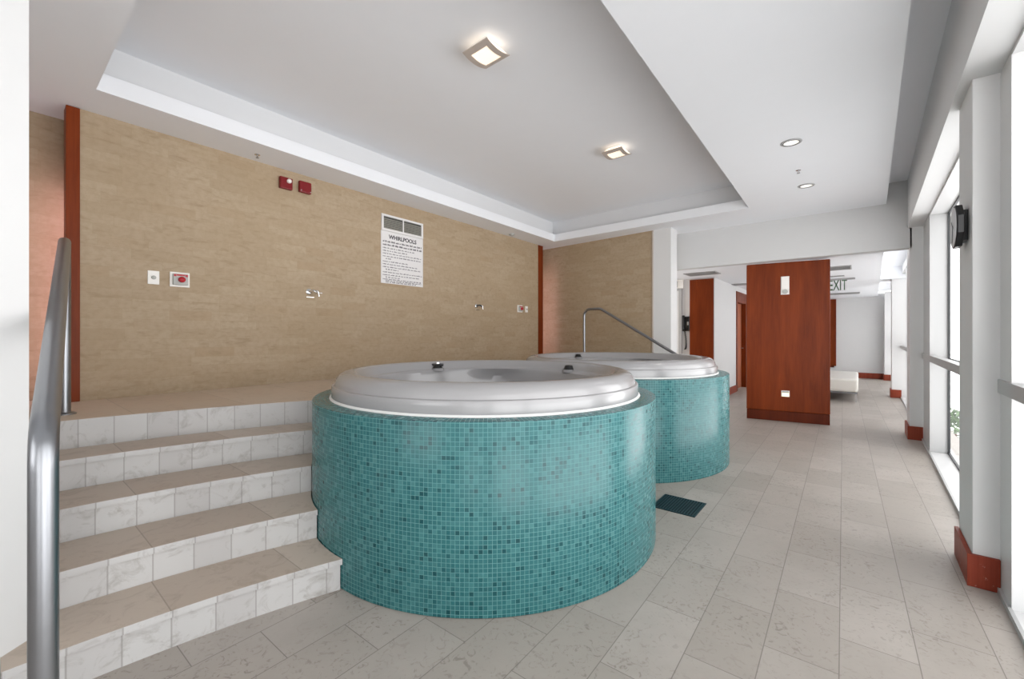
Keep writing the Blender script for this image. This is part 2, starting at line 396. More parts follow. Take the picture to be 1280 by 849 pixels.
# ---- hall beyond the header
b = BM(); prism(b, [(-5.2,7.655),(.11+.0185*7.655,7.655),(.11+.0185*17.2,17.2),(-5.2,17.2)], ZBACK, ZBACK+.1)
struct('ceiling_hall', b, M['ceil'])
b = BM()
for ya, yb, z in ((7.655,12.1,2.78),(12.1,12.75,ZBACK+.04),(12.75,17.2,2.66)):
    prism(b, [(.11+.0185*ya-.03,ya),(.9,ya),(.9,yb),(.11+.0185*yb-.03,yb)], z, 2.95)
struct('ceiling_hall_side', b, M['ceil'])
b = BM(); box(b, -5.2, -2.265, 9.2, 9.35, 0, ZBACK); struct('wall_hall_end', b, M['paint'])
b = BM(); box(b, -2.42, -2.27, 9.35, 11.17, 0, ZBACK); box(b, -2.42, -2.27, 12.35, 17.0, 0, ZBACK); box(b, -2.42, -2.27, 11.17, 12.35, 2.375, ZBACK)
struct('wall_hall_left', b, M['paint'])
b = BM(); box(b, -2.5, .62, 17.0, 17.15, 0, ZBACK+.1); struct('wall_far', b, M['paint'])
b = BM(); box(b, -.75, .60, 16.975, 16.999, 0, .17); struct('baseboard_far', b, M['woodbase'], bevel=.003)
b = BM(); box(b, -2.268, -2.248, 9.25, 11.15, 0, .16); struct('baseboard_left', b, M['woodbase'], bevel=.003)

# doors
d2 = struct_empty('door_1')
b = BM(); box(b, -2.44, -2.255, 11.175, 11.30, 0, 2.37); box(b, -2.44, -2.255, 12.22, 12.345, 0, 2.37); box(b, -2.44, -2.255, 11.30, 12.22, 2.12, 2.37)
obj('door_frame', b, M['wood'], d2, bevel=.003)
b = BM(); box(b, -2.40, -2.36, 11.302, 12.218, .005, 2.115); obj('door_leaf', b, M['woodlit'], d2)
b = BM(); tube(b, [(-2.36,12.13,1.0),(-2.30,12.13,1.0),(-2.30,12.02,1.0)], .009); obj('door_handle', b, M['steel'], d2)
d1 = struct_empty('door_2')
b = BM(); box(b, -3.85, -2.945, 9.165, 9.198, .005, 2.26); obj('door_leaf', b, M['paint'], d1)
b = BM(); box(b, -2.945, -2.885, 9.15, 9.199, 0, 2.30); box(b, -3.91, -3.85, 9.15, 9.199, 0, 2.30); box(b, -3.85, -2.945, 9.15, 9.199, 2.262, 2.30)
obj('door_frame', b, M['transom'], d1)

# ------------------------------------------------------------------ window wall
cols = [(-3.0,-2.6),(-.9,-.5),(3.35,3.76),(7.5,7.98),(12.2,12.6),(16.6,17.0)]
for i, (ya, yb) in enumerate(cols):
    zt = ZBEAM + .01 if yb < 7.2 else (ZSLOT if ya < 8 else 2.6)
    b = BM(); prism(b, [(COLX(ya),ya),(WIN(ya)+.16,ya),(WIN(yb)+.16,yb),(COLX(yb),yb)], 0, zt)
    struct('wall_right_column', b, M['paint'], bevel=.004)
    if i >= 2:
        g = .022; w = []
        b = BM()
        prism(b, [(COLX(ya)-g,ya-g),(WIN(ya)-.004,ya-g),(WIN(ya)-.004,ya-.001),(COLX(ya)-.001,ya-.001),(COLX(yb)-.001,yb),(COLX(yb)-g,yb)], 0, .172)
        struct('baseboard_right', b, M['woodworn' if i == 2 else 'woodbase'], bevel=.002)

def pr(ya, yb, xa, xb, z0, z1, bm=None):
    """box following the slightly skewed window line, xa..xb measured outward from it"""
    bm = bm or BM(); return prism(bm, [(WIN(ya)+xa,ya),(WIN(ya)+xb,ya),(WIN(yb)+xb,yb),(WIN(yb)+xa,yb)], z0, z1)
def window(n, ya, yb, ztop, mullions, zhead, shade=False):
    w = struct_empty('window_%d' % n)
    obj('sill', pr(ya, yb, .0, .20, 0, .022), M['winframe'], w)
    obj('floor_track', pr(ya, yb, -.016, -.0005, 0, .03), M['transom'], w)
    obj('head', pr(ya, yb, .0, .20, zhead, ztop), M['winframe'], w)
    ys = [ya] + [m for m in mullions] + [(yb, yb)]
    pos = ya
    for (ma, mb) in mullions:
        obj('mullion', pr(ma, mb, -.002, .16, .022, zhead), M['transom' if n == 3 else 'winframe'], w)
    obj('transom', pr(ya, yb, -.012, .05, 1.045, 1.115), M['transom'], w)
    edges = [ya] + [v for m in mullions for v in m] + [yb]
    for pa_, pb_ in zip(edges[0::2], edges[1::2]):
        if pb_ - pa_ < .05: continue
        b = BM(); t = .018
        for z0, z1 in ((.022, .022+t), (1.07-t, 1.07+t), (zhead-t, zhead)): pr(pa_, pb_, .142, .162, z0, z1, b)
        pr(pa_, pa_+t, .142, .162, .022+t, zhead-t, b); pr(pb_-t, pb_, .142, .162, .022+t, zhead-t, b)
        obj('gasket', b, M['gasket'], w)
        if shade:  # made-up shades, added to dim the daylight in the hall
            obj('added_dim_shade', pr(pa_+.01, pb_-.01, .10, .102, .03, zhead-.07), M['shade'], w)
            b = BM(); tube(b, [(WIN(pa_)+.10,pa_+.005,zhead-.04),(WIN(pb_)+.10,pb_-.005,zhead-.04)], .03, 12); obj('added_shade_roll', b, M['winframe'], w, smooth=True)
        obj('glass_pane', pr(pa_+.002, pb_-.002, .148, .154, .024, zhead-.002), M['glass'], w)
window(1, -2.6, -.9, ZBEAM+.3, [(-1.8,-1.7)], 2.70)
window(2, -.5, 3.35, ZBEAM+.3, [(.9,1.0),(3.12,3.35)], 2.70)
window(3, 3.76, 7.5, ZBEAM+.3, [(6.74,7.45)], 2.70)
window(4, 7.98, 12.2, 2.95, [(9.4,9.46),(10.8,10.86)], 2.62, True)
window(5, 12.6, 16.6, 2.95, [(14.6,14.66)], 2.55, True)

# outside: paved ground far below and leafy shrubs
b = BM(); box(b, 1.9, 6, 21, 34, -4.2, -4.0); struct('floor_outside', b, M['outpave'])
def shrub(x, y, s, label):
    t = thing('garden_shrub', label, 'shrub', (x, y, -4.0), 0, 'shrubs outside the windows')
    b = BM()
    for k in range(420):
        a, e = random.uniform(0, 2*PI), random.uniform(-.2, 1.4); rr = s*random.uniform(.55, 1)
        c = Vector((rr*math.cos(a)*math.cos(e), rr*math.sin(a)*math.cos(e), .9*s + rr*math.sin(e)*1.1))
        q = Matrix.Rotation(random.uniform(0, 6), 3, Vector((random.random()-.5, random.random()-.5, random.random()-.5)).normalized())
        b.faces.new([b.verts.new(c + q @ Vector(v)*s) for v in ((-.14,0,0),(0,-.06,.03),(.14,0,0),(0,.06,.03))])
    obj('foliage', b, M['leaf'], t)
    b = BM(); tube(b, [(0,0,0),(.05,0,s*.5),(0,.04,s*1.1)], .06*s, 8); obj('stem', b, M['wooddark'], t)
shrub(3.0, 25.0, 1.15, 'green leafy shrub outdoors, seen low through the narrow pane behind the clock column')

# ------------------------------------------------------------------ stone steps and raised deck
A_ = [None, -2.33, -2.655, -3.004, -3.335, -3.655]
def arc(k, y, d=0): return A_[k] - d + .03*y + .13*y*y
def circ_y(k, d, c=T1, r=R_T+.006):
    y = .2
    while y < 3 and math.hypot(arc(k,y,d)-c[0], y-c[1]) > r: y += .001
    return y
def pang(p, c=T1): return math.atan2(p[1]-c[1], p[0]-c[0])
def cpts(p, q, c=T1, r=R_T+.006, n=14):
    a, e = pang(p, c), pang(q, c)
    while e - a > PI: e -= 2*PI
    while e - a < -PI: e += 2*PI
    return [(c[0]+r*math.cos(a+(e-a)*i/n), c[1]+r*math.sin(a+(e-a)*i/n)) for i in range(n+1)]
Y0 = .034
def band(k, df, kb, db, n=24):
    ya, yb = circ_y(k, df), circ_y(kb, db)
    front = [(arc(k, Y0+(ya-Y0)*i/n, df), Y0+(ya-Y0)*i/n) for i in range(n+1)]
    back = [(arc(kb, Y0+(yb-Y0)*i/n, db), Y0+(yb-Y0)*i/n) for i in range(n+1)]
    return front + cpts(front[-1], back[-1])[1:-1] + back[::-1]
st = thing('stone_steps', 'five curved white and tan stone steps rising left of the front whirlpool tub', 'steps', (-2.9,.6,0))
def local(o, t):
    o.location = -Vector(t.location); return o
for k in range(1, 6):
    zt = k*RIS
    if k < 5:
        b = BM(); prism(b, band(k, 0, k+1, .03), zt-.03, zt, 0, 1)
        local(obj('tread', b, [M['tread'], M['riser']], st), st)
    b = BM(); prism(b, band(k, .02, k, .042), zt-RIS + (0 if k == 1 else .0005), zt-.0305); local(obj('riser', b, M['riser'], st), st)
# deck
def arc_far(y, d=0): return arc(5, 7.1-y, d)
yf = circ_y(5, 0)
front = [(arc(5, Y0+(yf-Y0)*i/24), Y0+(yf-Y0)*i/24) for i in range(25)]
mid = ((T1[0]+T2[0])/2 - .36, (T1[1]+T2[1])/2)
jr = R_T+.006
jm = math.sqrt(max(0, jr*jr - (math.dist(T1, T2)/2)**2))
mid = ((T1[0]+T2[0])/2 - jm, (T1[1]+T2[1])/2)
far_y = 6.9
while far_y > 4 and math.hypot(arc_far(far_y)-T2[0], far_y-T2[1]) > jr: far_y -= .001
pf = (arc_far(far_y), far_y)
def cneg(p, q, c, n=30):   # the way round on the wall side
    a, e = pang(p, c), pang(q, c)
    a %= 2*PI; e %= 2*PI
    return [(c[0]+jr*math.cos(a+(e-a)*i/n), c[1]+jr*math.sin(a+(e-a)*i/n)) for i in range(n+1)]
poly = front + cneg(front[-1], mid, T1)[1:-1] + [mid] + cneg(mid, pf, T2)[1:-1] + [pf] + \
       [(arc_far(pf[1]+(6.94-pf[1])*i/12), pf[1]+(6.94-pf[1])*i/12) for i in range(1, 13)] + [(-3.5,7.03),(-5.14,7.168),(-4.945,Y0)]
b = BM(); prism(b, poly, 0, PLAT-.03, 1); prism(b, poly, PLAT-.03, PLAT, 0, 1)
bmesh.ops.triangulate(b, faces=[f for f in b.faces if len(f.verts) > 4])
o = tag(obj('raised_deck', b, [M['landing'], M['riser']]), 'tan stone deck at the top of the steps, along the beige wall', 'deck')

# ------------------------------------------------------------------ whirlpool tubs
PITCH = .0222
def mosaic_bm(flat_sign):
    dd = math.dist(T1, T2)/2 - .002
    ax = Vector((T2[0]-T1[0], T2[1]-T1[1])).normalized() * flat_sign
    bm = BM(); uvl = bm.loops.layers.uv.verify(); n = 170
    prof = [(R_T-.004,0),(R_T,.004),(R_T,MOS-.006),(R_T-.002,MOS-.001),(R_T-.006,MOS),(1.06,MOS),(1.06,MOS-.05)]
    nt_ = round(2*PI*R_T/PITCH)
    rings, L = [], 0; Ls = []
    for i, (r, z) in enumerate(prof):
        if i: L += math.dist(prof[i], prof[i-1])
        Ls.append(L); ring = []
        for k in range(n):
            a = 2*PI*k/n; p = Vector((r*math.cos(a), r*math.sin(a))); s = p.dot(ax)
            if s > dd: p -= ax*(s-dd)
            ring.append(bm.verts.new((p.x, p.y, z)))
        rings.append(ring)
    for i in range(len(rings)-1):
        for k in range(n):
            j = (k+1) % n
            f = bm.faces.new((rings[i][k], rings[i][j], rings[i+1][j], rings[i+1][k]))
            for l, (kk, ii) in zip(f.loops, ((k,i),(k+1,i),(k+1,i+1),(k,i+1))): l[uvl].uv = (kk/n*nt_, Ls[ii]/PITCH + .1)
    return bm
def seat_shape(ph):
    def f(x, y, z, a, r):
        # three moulded seat backs bulge the inner wall, only below the lip
        if z < 1.02 and .3 < r < .88:
            k = max(0, math.cos(3*(a-ph)))**3
            dr = .07*k*min(1, (1.02-z)/.06) - .015*max(0, -math.cos(3*(a-ph)))
            q = (r+dr)/r; return x*q, y*q, z
        return x, y, z
    return f
def tub(name, c, flat_sign, label, ph, knobs, cap_at):
    t = thing(name, label, 'whirlpool tub', (c[0], c[1], 0))
    obj('mosaic_surround', mosaic_bm(flat_sign), M['mosaic'], t, smooth=True)['label'] = 'teal mosaic tiled drum'
    prof = [(1.087,MOS+.001),(1.088,.985),(1.088,1.006),(1.084,1.0145),(1.074,1.018),(1.070,1.0185),(1.069,1.021),(1.067,1.036),(1.058,1.058),(1.042,1.077),(1.02,1.09),(.995,1.097),(.97,1.098),(.95,1.094),
            (.932,1.083),(.915,1.062),(.9,1.042),(.893,1.033),(.884,1.029),(.874,1.028),(.868,1.022),(.864,1.01),(.858,.985),(.85,.95),(.84,.9),(.825,.82),(.80,.74),(.76,.69),(.70,.67),(.62,.665),(.55,.655),(.52,.62),(.50,.5),(.48,.38),(.44,.32),(.36,.30),(.2,.295),(.02,.295)]
    b = BM(); lathe(b, prof, 144, shape=seat_shape(ph)); s = obj('tub_shell', b, M['acrylic'], t, smooth=True); s['label'] = 'pearl white acrylic shell'
    b = BM(); lathe(b, [(1.083,MOS+.0005),(1.1,MOS+.0005),(1.097,MOS+.006),(1.089,MOS+.012)], 144); obj('caulk_bead', b, M['caulk'], t, smooth=True)
    for (a, r, z, kind) in knobs:
        p = Vector((r*math.cos(a), r*math.sin(a), z))
        b = BM(); lathe(b, [(.046,0),(.046,.010),(.040,.016),(.036,.030),(.030,.040),(.018,.044),(.001,.045)], 24); k = obj('control_knob', b, M['black'], t, smooth=True); k.location = p
        if kind == 'lever':
            b = BM(); lathe(b, [(.02,.044),(.019,.056),(.01,.062),(.001,.063)], 16); obj('chrome_cap', b, M['chrome'], k, smooth=True)
            b = BM(); tube(b, [(-.05,-.02,.03),(.05,.02,.034)], .014, 10); obj('lever', b, M['darkgrey'], k, smooth=True)
        b = BM(); lathe(b, [(.058,-.02),(.058,.0),(.047,.004)], 24); obj('knob_collar', b, M['acrylic'], k, smooth=True)
    for q in (ph, ph+2*PI/3, ph+4*PI/3):          # moulded pillow outline of each seat
        b = BM(); pts = []
        for i in range(25):
            w_ = -1 + 2*i/24; a = q + .34*w_; r_ = .868 + .07*max(0, math.cos(3*(a-q)))**3 - .004
            pts.append((r_*math.cos(a), r_*math.sin(a), .86 + .125*math.sqrt(max(0, 1-w_*w_))))
        tube(b, pts, .013, 10); obj('headrest', b, M['acrylic'], t, smooth=True)
    for i in range(6):
        a = ph + PI/3*i + .5
        b = BM(); lathe(b, [(.001,.012),(.012,.014),(.02,.010),(.034,.008),(.036,.0)], 20)
        xform(b, Matrix.Translation((.838*math.cos(a), .838*math.sin(a), .86)) @ Matrix.Rotation(a+PI, 4, 'Z') @ Matrix.Rotation(PI/2, 4, 'Y'))
        obj('water_jet', b, M['chrome'], t, smooth=True)
    return t
ang = lambda p, c: math.atan2(p[1]-c[1], p[0]-c[0])
tub('whirlpool_tub', T1, 1, 'front round whirlpool tub, nearest the steps, in a teal mosaic drum', 2.2, [(2.86,.885,1.035,'lever'),(1.37,.885,1.035,'knob')], 0)
tub('whirlpool_tub', T2, -1, 'rear round whirlpool tub, partly hidden behind the front one', 1.5, [(2.62,.885,1.035,'knob')], 0)

# ------------------------------------------------------------------ handrails
def handrail(label, pts, r, flanges, name='handrail'):
    t = thing(name, label, 'handrail', (pts[0][0], pts[0][1], 0))
    L = Vector(t.location)
    b = BM(); tube(b, [p - L for p in fillet(pts, .13)], r, 20); obj('rail', b, M['steel'], t, smooth=True)
    for f in flanges:
        b = BM(); lathe(b, [(r*1.9,0),(r*1.9,.006),(r*1.5,.012),(r*1.02,.014)], 28); o = obj('floor_flange', b, M['steel'], t, smooth=True); o.location = Vector(f) - L
    return t
handrail('thick grey steel handrail in the left foreground beside the pale wall edge', [(-3.93,.318,PLAT),(-3.93,.318,1.925),(-3.80,.307,1.92),(-1.63,.094,1.09),(-1.63,.094,0)], .0285, [(-3.93,.318,PLAT),(-1.63,.094,0)])
handrail('slim steel handrail sloping down behind the rear tub, before the beige end wall', [(-3.74,6.6,PLAT),(-3.74,6.6,1.785),(-3.42,6.585,1.785),(-1.85,6.5,.885),(-1.85,6.5,0)], .022, [(-3.74,6.6,PLAT),(-1.85,6.5,0)])

# ------------------------------------------------------------------ things on the beige wall
WR = math.atan2(-.03, 1)            # wall turned a little about Z
def on_wall(name, label, cat, y, z, group=None):
    """local +X points out of the wall, +Y along it, +Z up"""
    return thing(name, label, cat, (WX(y), y, z), -WR*1.0, group)
def slab(name, x0, x1, y0, y1, z0, z1, m, parent, bevel=.0015, lab=None):
    b = BM(); box(b, x0, x1, y0, y1, z0, z1); o = obj(name, b, m, parent, bevel=bevel)
    if lab: o['label'] = lab
    return o
def wdisc(name, r, h, x, y, z, m, parent, n=28, dome=0):
    b = BM(); lathe(b, [(r,0),(r,h*.7),(r*.9,h),(r*.4,h+dome),(.0005,h+dome*1.05)], n)
    xform(b, Matrix.Translation((x,y,z)) @ Matrix.Rotation(PI/2, 4, 'Y')); return obj(name, b, m, parent, smooth=True)
# fire alarm boxes
t = on_wall('alarm_strobe', 'red fire alarm box with a clear strobe lens, high on the beige wall', 'fire alarm', 1.97, 2.92)
slab('back_box', 0, .045, -.063, .063, -.06, .06, M['red'], t, .008)
wdisc('strobe_lens', .023, .02, .045, .022, .024, M['whitep'], t, 28, .008)
slab('sounder_grille', .045, .049, -.055, -.015, -.04, .02, M['red'], t, .001)
t = on_wall('alarm_horn', 'plain red fire alarm box without lens, right of the strobe box', 'fire alarm', 2.17, 2.93)
slab('back_box', 0, .045, -.063, .063, -.06, .06, M['red'], t, .008)
wdisc('cover_screw', .006, .004, .045, -.05, -.043, M['chrome'], t, 10); wdisc('cover_screw', .006, .004, .045, .05, -.043, M['chrome'], t, 10)
# push buttons + emergency stops beside each tub
def push_plate(y, z, label):
    t = on_wall('push_button_plate', label, 'switch')
    return t
def plate(y, z, label):
    t = on_wall('push_button_plate', label, 'switch', y, z)
    slab('plate', 0, .008, -.039, .039, -.057, .057, M['whitep'], t, .003)
    wdisc('button', .016, .014, .008, 0, 0, M['greyp'], t, 20, .004)
def estop(y, z, label):
    t = on_wall('emergency_stop_station', label, 'emergency button', y, z)
    slab('backing_frame', 0, .014, -.071, .071, -.064, .064, M['whitep'], t, .003)
    slab('station_box', .014, .040, -.054, .054, -.048, .048, M['greyp'], t, .004)
    b = BM()
    box(b, .040, .0412, -.050, -.032, .024, .044); box(b, .040, .0412, .032, .050, .024, .044); box(b, .040, .0411, -.030, .030, .030, .044)
    obj('red_marking', b, M['redknob'], t)
    wdisc('stop_button', .025, .03, .040, .004, -.002, M['redknob'], t, 28, .008)
plate(.893, 1.829, 'white button plate left of the near red emergency button')
estop(1.073, 1.828, 'red emergency stop button in a pale frame, nearest the steps')
plate(6.31, 1.812, 'small white button plate at the far end of the beige wall')
estop(6.10, 1.812, 'far small red emergency stop button near the wood strip behind the rear tub')
def hook(y, z, label, dark):
    t = on_wall('robe_hook', label, 'hook', y, z)
    m = M['darkgrey'] if dark else M['chrome']
    wdisc('rosette', .034, .010, 0, -.02, .005, M['chrome'], t, 28, .004)
    b = BM(); tube(b, fillet([(.01,-.02,.005),(.07,-.01,.02),(.085,.02,.0)], .03, 6), .012, 12); obj('peg', b, m, t, smooth=True)
    b = BM(); tube(b, fillet([(.05,.0,.01),(.075,.045,.018),(.075,.055,-.045)], .02, 6), .0075, 10); obj('prong', b, M['chrome'], t, smooth=True)
    b = BM(); tube(b, [(.05,.035,.0),(.055,.105,-.004)], .005, 10); obj('arm', b, M['chrome'], t, smooth=True)
    slab('lower_bar', .004, .02, -.055, .03, -.058, -.049, M['chrome'], t, .002)
hook(2.245, 1.808, 'chrome robe hook on the beige wall above the front tub', False)
hook(4.955, 1.795, 'small dark robe hook on the beige wall above the gap between tubs', True)
# vent + rules sign
yc = 3.488; hw = .338
t = on_wall('wall_vent', 'white louvred air vent directly above the printed whirlpool rules', 'vent', yc, 2.775)
b = BM(); hh = .105
box(b, 0, .018, -hw, hw, hh-.026, hh); box(b, 0, .018, -hw, hw, -hh, -hh+.03); box(b, 0, .018, -hw, -hw+.03, -hh+.03, hh-.026); box(b, 0, .018, hw-.03, hw, -hh+.03, hh-.026); box(b, 0, .018, -.008, .008, -hh+.03, hh-.026)
obj('frame', b, M['paper'], t, bevel=.001)
slab('backing', 0, .003, -hw+.03, hw-.03, -hh+.03, hh-.026, M['ventdark'], t, 0)
for s in (-1, 1):
    for k in range(6):
        z = -hh + .040 + k*.0225
        b = BM(); box(b, -.001, .001, -.148, .148, -.007, .007)
        xform(b, Matrix.Translation((.010, s*.158, z)) @ Matrix.Rotation(.7, 4, 'Y')); obj('louvre', b, M['louvre'], t)
t = on_wall('rules_sign', 'white whirlpool rules sign headed WHIRLPOOLS on the beige wall', 'sign', yc, 2.335)
slab('board', 0, .008, -hw-.004, hw+.004, -.333, .333, M['paper'], t, .001)
def text(name, s, size, x, y, z, m, parent, align='CENTER', ext=.0008, bold=0, rot=None):
    cu = bpy.data.curves.new(name, 'FONT'); cu.body = s; cu.size = size; cu.align_x = align; cu.align_y = 'CENTER'; cu.extrude = ext; cu.offset = bold
    tmp = bpy.data.objects.new(name, cu); C.objects.link(tmp)
    dg = bpy.context.evaluated_depsgraph_get(); me = bpy.data.meshes.new_from_object(tmp.evaluated_get(dg))
    C.objects.unlink(tmp); bpy.data.objects.remove(tmp)
    # text plane: reading direction +Y, up +Z, facing +X
    me.transform(Matrix.Translation((x,y,z)) @ (rot or Matrix(((0,0,1,0),(1,0,0,0),(0,1,0,0),(0,0,0,1)))))
    me.materials.append(m); o = bpy.data.objects.new(name, me); C.objects.link(o); o.parent = parent; return o
text('heading', 'WHIRLPOOLS', .072, .0085, .0, .265, M['ink'], t, bold=.0022)
def word_line(bm, y0, y1, z, h, seed):
    rr = random.Random(seed); y = y0
    while y < y1 - .012:
        w = rr.uniform(.018, .062); w = min(w, y1-y)
        n = max(1, int(w/.011))
        for i in range(n):      # letter-sized strokes
            a = y + i*w/n; hh_ = h*rr.choice((.75,.75,1.0,1.1))
            box(bm, .008, .0088, a, a+w/n*.72, z-h*.38, z-h*.38+hh_*.8)
        y += w + .012
b = BM()
word_line(b, -.315, .315, .202, .026, 1); word_line(b, -.315, .320, .160, .026, 2); obj('warning_lines', b, M['ink'], t)
rows = [(-.315,.20,.118),(-.315,.07,.083),(-.315,.31,.048),(-.315,.30,.013),(-.29,-.18,-.018),(-.315,.08,-.053),(-.315,.24,-.088),(-.315,.30,-.123),(-.29,-.07,-.154),(-.315,.325,-.190),(-.315,.29,-.225),(-.29,-.05,-.254),(-.315,.32,-.279),(-.29,.31,-.298),(-.29,.22,-.316)]
for i, (a, e, z) in enumerate(rows):
    b = BM(); word_line(b, a+.016, e, z, .017, 10+i)
    if a < -.3: box(b, .008, .0088, a, a+.010, z-.006, z+.006)
    obj('printed_line', b, M['ink2'], t)

# ------------------------------------------------------------------ ceiling fixtures
def ceiling_lamp(x, y, label):
    t = thing('ceiling_lamp', label, 'ceiling light', (x, y, ZUP), -.03, 'ceiling lamps in the tray')
    h = .122; bw = .043; zc = -.070
    sag = lambda v: zc - .026*(1-(v/h)**2) + .010
    b = BM(); n = 12
    def strip(u0, u1, v0, v1, th=.006):
        rows_ = []
        for i in range(n+1):
            v = v0 + (v1-v0)*i/n; z = sag(v); rows_.append([b.verts.new(p) for p in ((u0,v,z),(u1,v,z),(u1,v,z+th),(u0,v,z+th))])
        for A, B in zip(rows_, rows_[1:]):
            for k in range(4): b.faces.new((A[k], A[(k+1)%4], B[(k+1)%4], B[k]))
        b.faces.new(rows_[0]); b.faces.new(rows_[-1][::-1])
    strip(-h, -h+bw, -h, h); strip(h-bw, h, -h, h); strip(-h+bw, h-bw, -h, -h+bw); strip(-h+bw, h-bw, h-bw, h)
    obj('curved_frame', b, M['bronze'], t)
    b = BM(); i0 = h-bw+.004
    rows_ = []
    for i in range(n+1):
        v = -h+.01 + (2*h-.02)*i/n; rows_.append([b.verts.new(p) for p in ((-h+.01,v,sag(v)+.006),(h-.01,v,sag(v)+.006),(h-.045,v*.68,-.012),(-h+.045,v*.68,-.012))])
    for A, B in zip(rows_, rows_[1:]):
        for k in range(4): b.faces.new((A[k], A[(k+1)%4], B[(k+1)%4], B[k]))
    b.faces.new(rows_[0]); b.faces.new(rows_[-1][::-1])
    obj('glass_diffuser', b, M['lampglass'], t)
    b = BM(); box(b, -.075, .075, -.075, .075, -.012, 0); obj('ceiling_plate', b, M['whitep'], t)
ceiling_lamp(-2.11, 2.30, 'lit square ceiling lamp with curved taupe frame over the front tub')
ceiling_lamp(-2.13, 4.49, 'lit square ceiling lamp with curved taupe frame over the rear tub, farther off')
def downlight(x, y, z, label):
    t = thing('recessed_downlight', label, 'downlight', (x, y, z), 0, 'recessed downlights')
    b = BM(); lathe(b, [(.060,-.004),(.063,-.008),(.080,-.006),(.083,-.001),(.083,.0)], 40); obj('trim_ring', b, M['ventgrey'], t, smooth=True)
    b = BM(); lathe(b, [(.060,-.0035),(.035,-.0015),(.0005,-.001)], 32); obj('lens', b, M['bulb'], t, smooth=True)
    b = BM(); lathe(b, [(.0605,-.005),(.066,-.0065),(.066,-.0085),(.0605,-.0088)], 40, closed=True); obj('inner_ring', b, M['darkgrey'], t, smooth=True)
downlight(-.478, 4.553, ZC, 'nearer of the two round downlights in the flat white ceiling')
downlight(-.481, 5.985, ZC, 'farther round downlight in the flat white ceiling, near the header')
def sprinkler(x, y, label):
    t = thing('ceiling_sprinkler', label, 'sprinkler', (x, y, ZC), 0); t.scale = (.75,.75,.55)
    b = BM(); lathe(b, [(.034,0),(.034,-.003),(.022,-.010),(.010,-.012),(.010,-.03),(.001,-.03)], 24); obj('escutcheon', b, M['chrome'], t, smooth=True)
    b = BM(); tube(b, [(.009,0,-.028),(.014,0,-.04),(.003,0,-.052)], .0025, 8); tube(b, [(-.009,0,-.028),(-.014,0,-.04),(-.003,0,-.052)], .0025, 8); obj('yoke', b, M['steel'], t, smooth=True)
    b = BM(); lathe(b, [(.001,-.053),(.02,-.054),(.02,-.056),(.001,-.056)], 20); obj('deflector', b, M['steel'], t, smooth=True)
sprinkler(-.501, 5.378, 'small sprinkler head between the two round downlights')
sprinkler(-4.478, 1.642, 'small sprinkler head above the beige wall, near the red alarm boxes')
t = thing('smoke_detector', 'small pale detector on the soffit near the far corner of the beige wall', 'detector', (-4.63, 5.69, ZC))
b = BM(); lathe(b, [(.05,0),(.05,-.012),(.042,-.022),(.001,-.025)], 28); obj('housing', b, M['greyp'], t, smooth=True)
b = BM(); lathe(b, [(.022,-.0235),(.022,-.030),(.001,-.031)], 20); obj('sensor_cap', b, M['greyp'], t, smooth=True)

# ------------------------------------------------------------------ floor drain
t = thing('floor_drain', 'dark slotted drain grate in the floor beside the front tub', 'drain', (-1.108, 3.452, 0), .012)
b = BM(); w, h = .163, .162
slab('pit', -w, w, -h, h, .0, .002, M['drainpit'], t, 0)
b = BM()
for a in ((-w,w,-h,-h+.012),(-w,w,h-.012,h),(-w,-w+.012,-h+.012,h-.012),(w-.012,w,-h+.012,h-.012)): box(b, *a, .002, .006)
obj('rim', b, M['drain'], t)
for k in range(15):
    x = -w + .012 + (2*w-.024)*(k+.5)/15
    slab('grate_bar', x-.0048, x+.0048, -h+.012, h-.012, .002, .0055, M['drain'], t, 0)

# ------------------------------------------------------------------ freestanding wood partition and its lights
pA, pB = Vector((-1.417,7.72)), Vector((-.34,7.885)); u = (pB-pA); wid = u.length; ang_ = math.atan2(u.y, u.x)
t = thing('wood_partition', 'tall freestanding mahogany partition in the hall opening', 'partition', (pA.x, pA.y, 0), ang_)
b = BM(); box(b, 0, wid, 0, .11, .155, 2.466); obj('panel', b, M['wood'], t, bevel=.012)
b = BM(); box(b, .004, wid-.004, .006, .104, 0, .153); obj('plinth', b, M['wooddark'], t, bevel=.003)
def on_part(name, label, cat, s, z):
    p = pA + u.normalized()*s; return thing(name, label, cat, (p.x, p.y, z), ang_)
t = on_part('wall_sconce', 'upright white wall sconce near the top of the mahogany partition', 'wall light', .523, 2.105)
slab('back_plate', -.056, .056, -.012, 0, -.14, .14, M['whitep'], t, .002)
b = BM(); box(b, -.05, .05, -.035, -.012, -.062, .134); obj('glass_shade', b, M['sconcegl'], t, bevel=.006)
b = BM(); lathe(b, [(.022,0),(.034,.012),(.036,.03),(.0005,.031)], 20); xform(b, Matrix.Translation((0,-.012,-.098)) @ Matrix.Rotation(PI/2, 4, 'X') @ Matrix.Scale(1,4)); obj('lamp_cup', b, M['greyp'], t, smooth=True)
t = on_part('step_light', 'small glowing square step light low on the mahogany partition', 'wall light', .528, .432)
slab('frame', -.054, .054, -.010, 0, -.047, .047, M['whitep'], t, .002)
slab('lens', -.042, .042, -.014, -.010, -.040, .012, M['lampwarm'], t, .001)
slab('hood', -.042, .042, -.022, -.010, .014, .038, M['greyp'], t, .003)

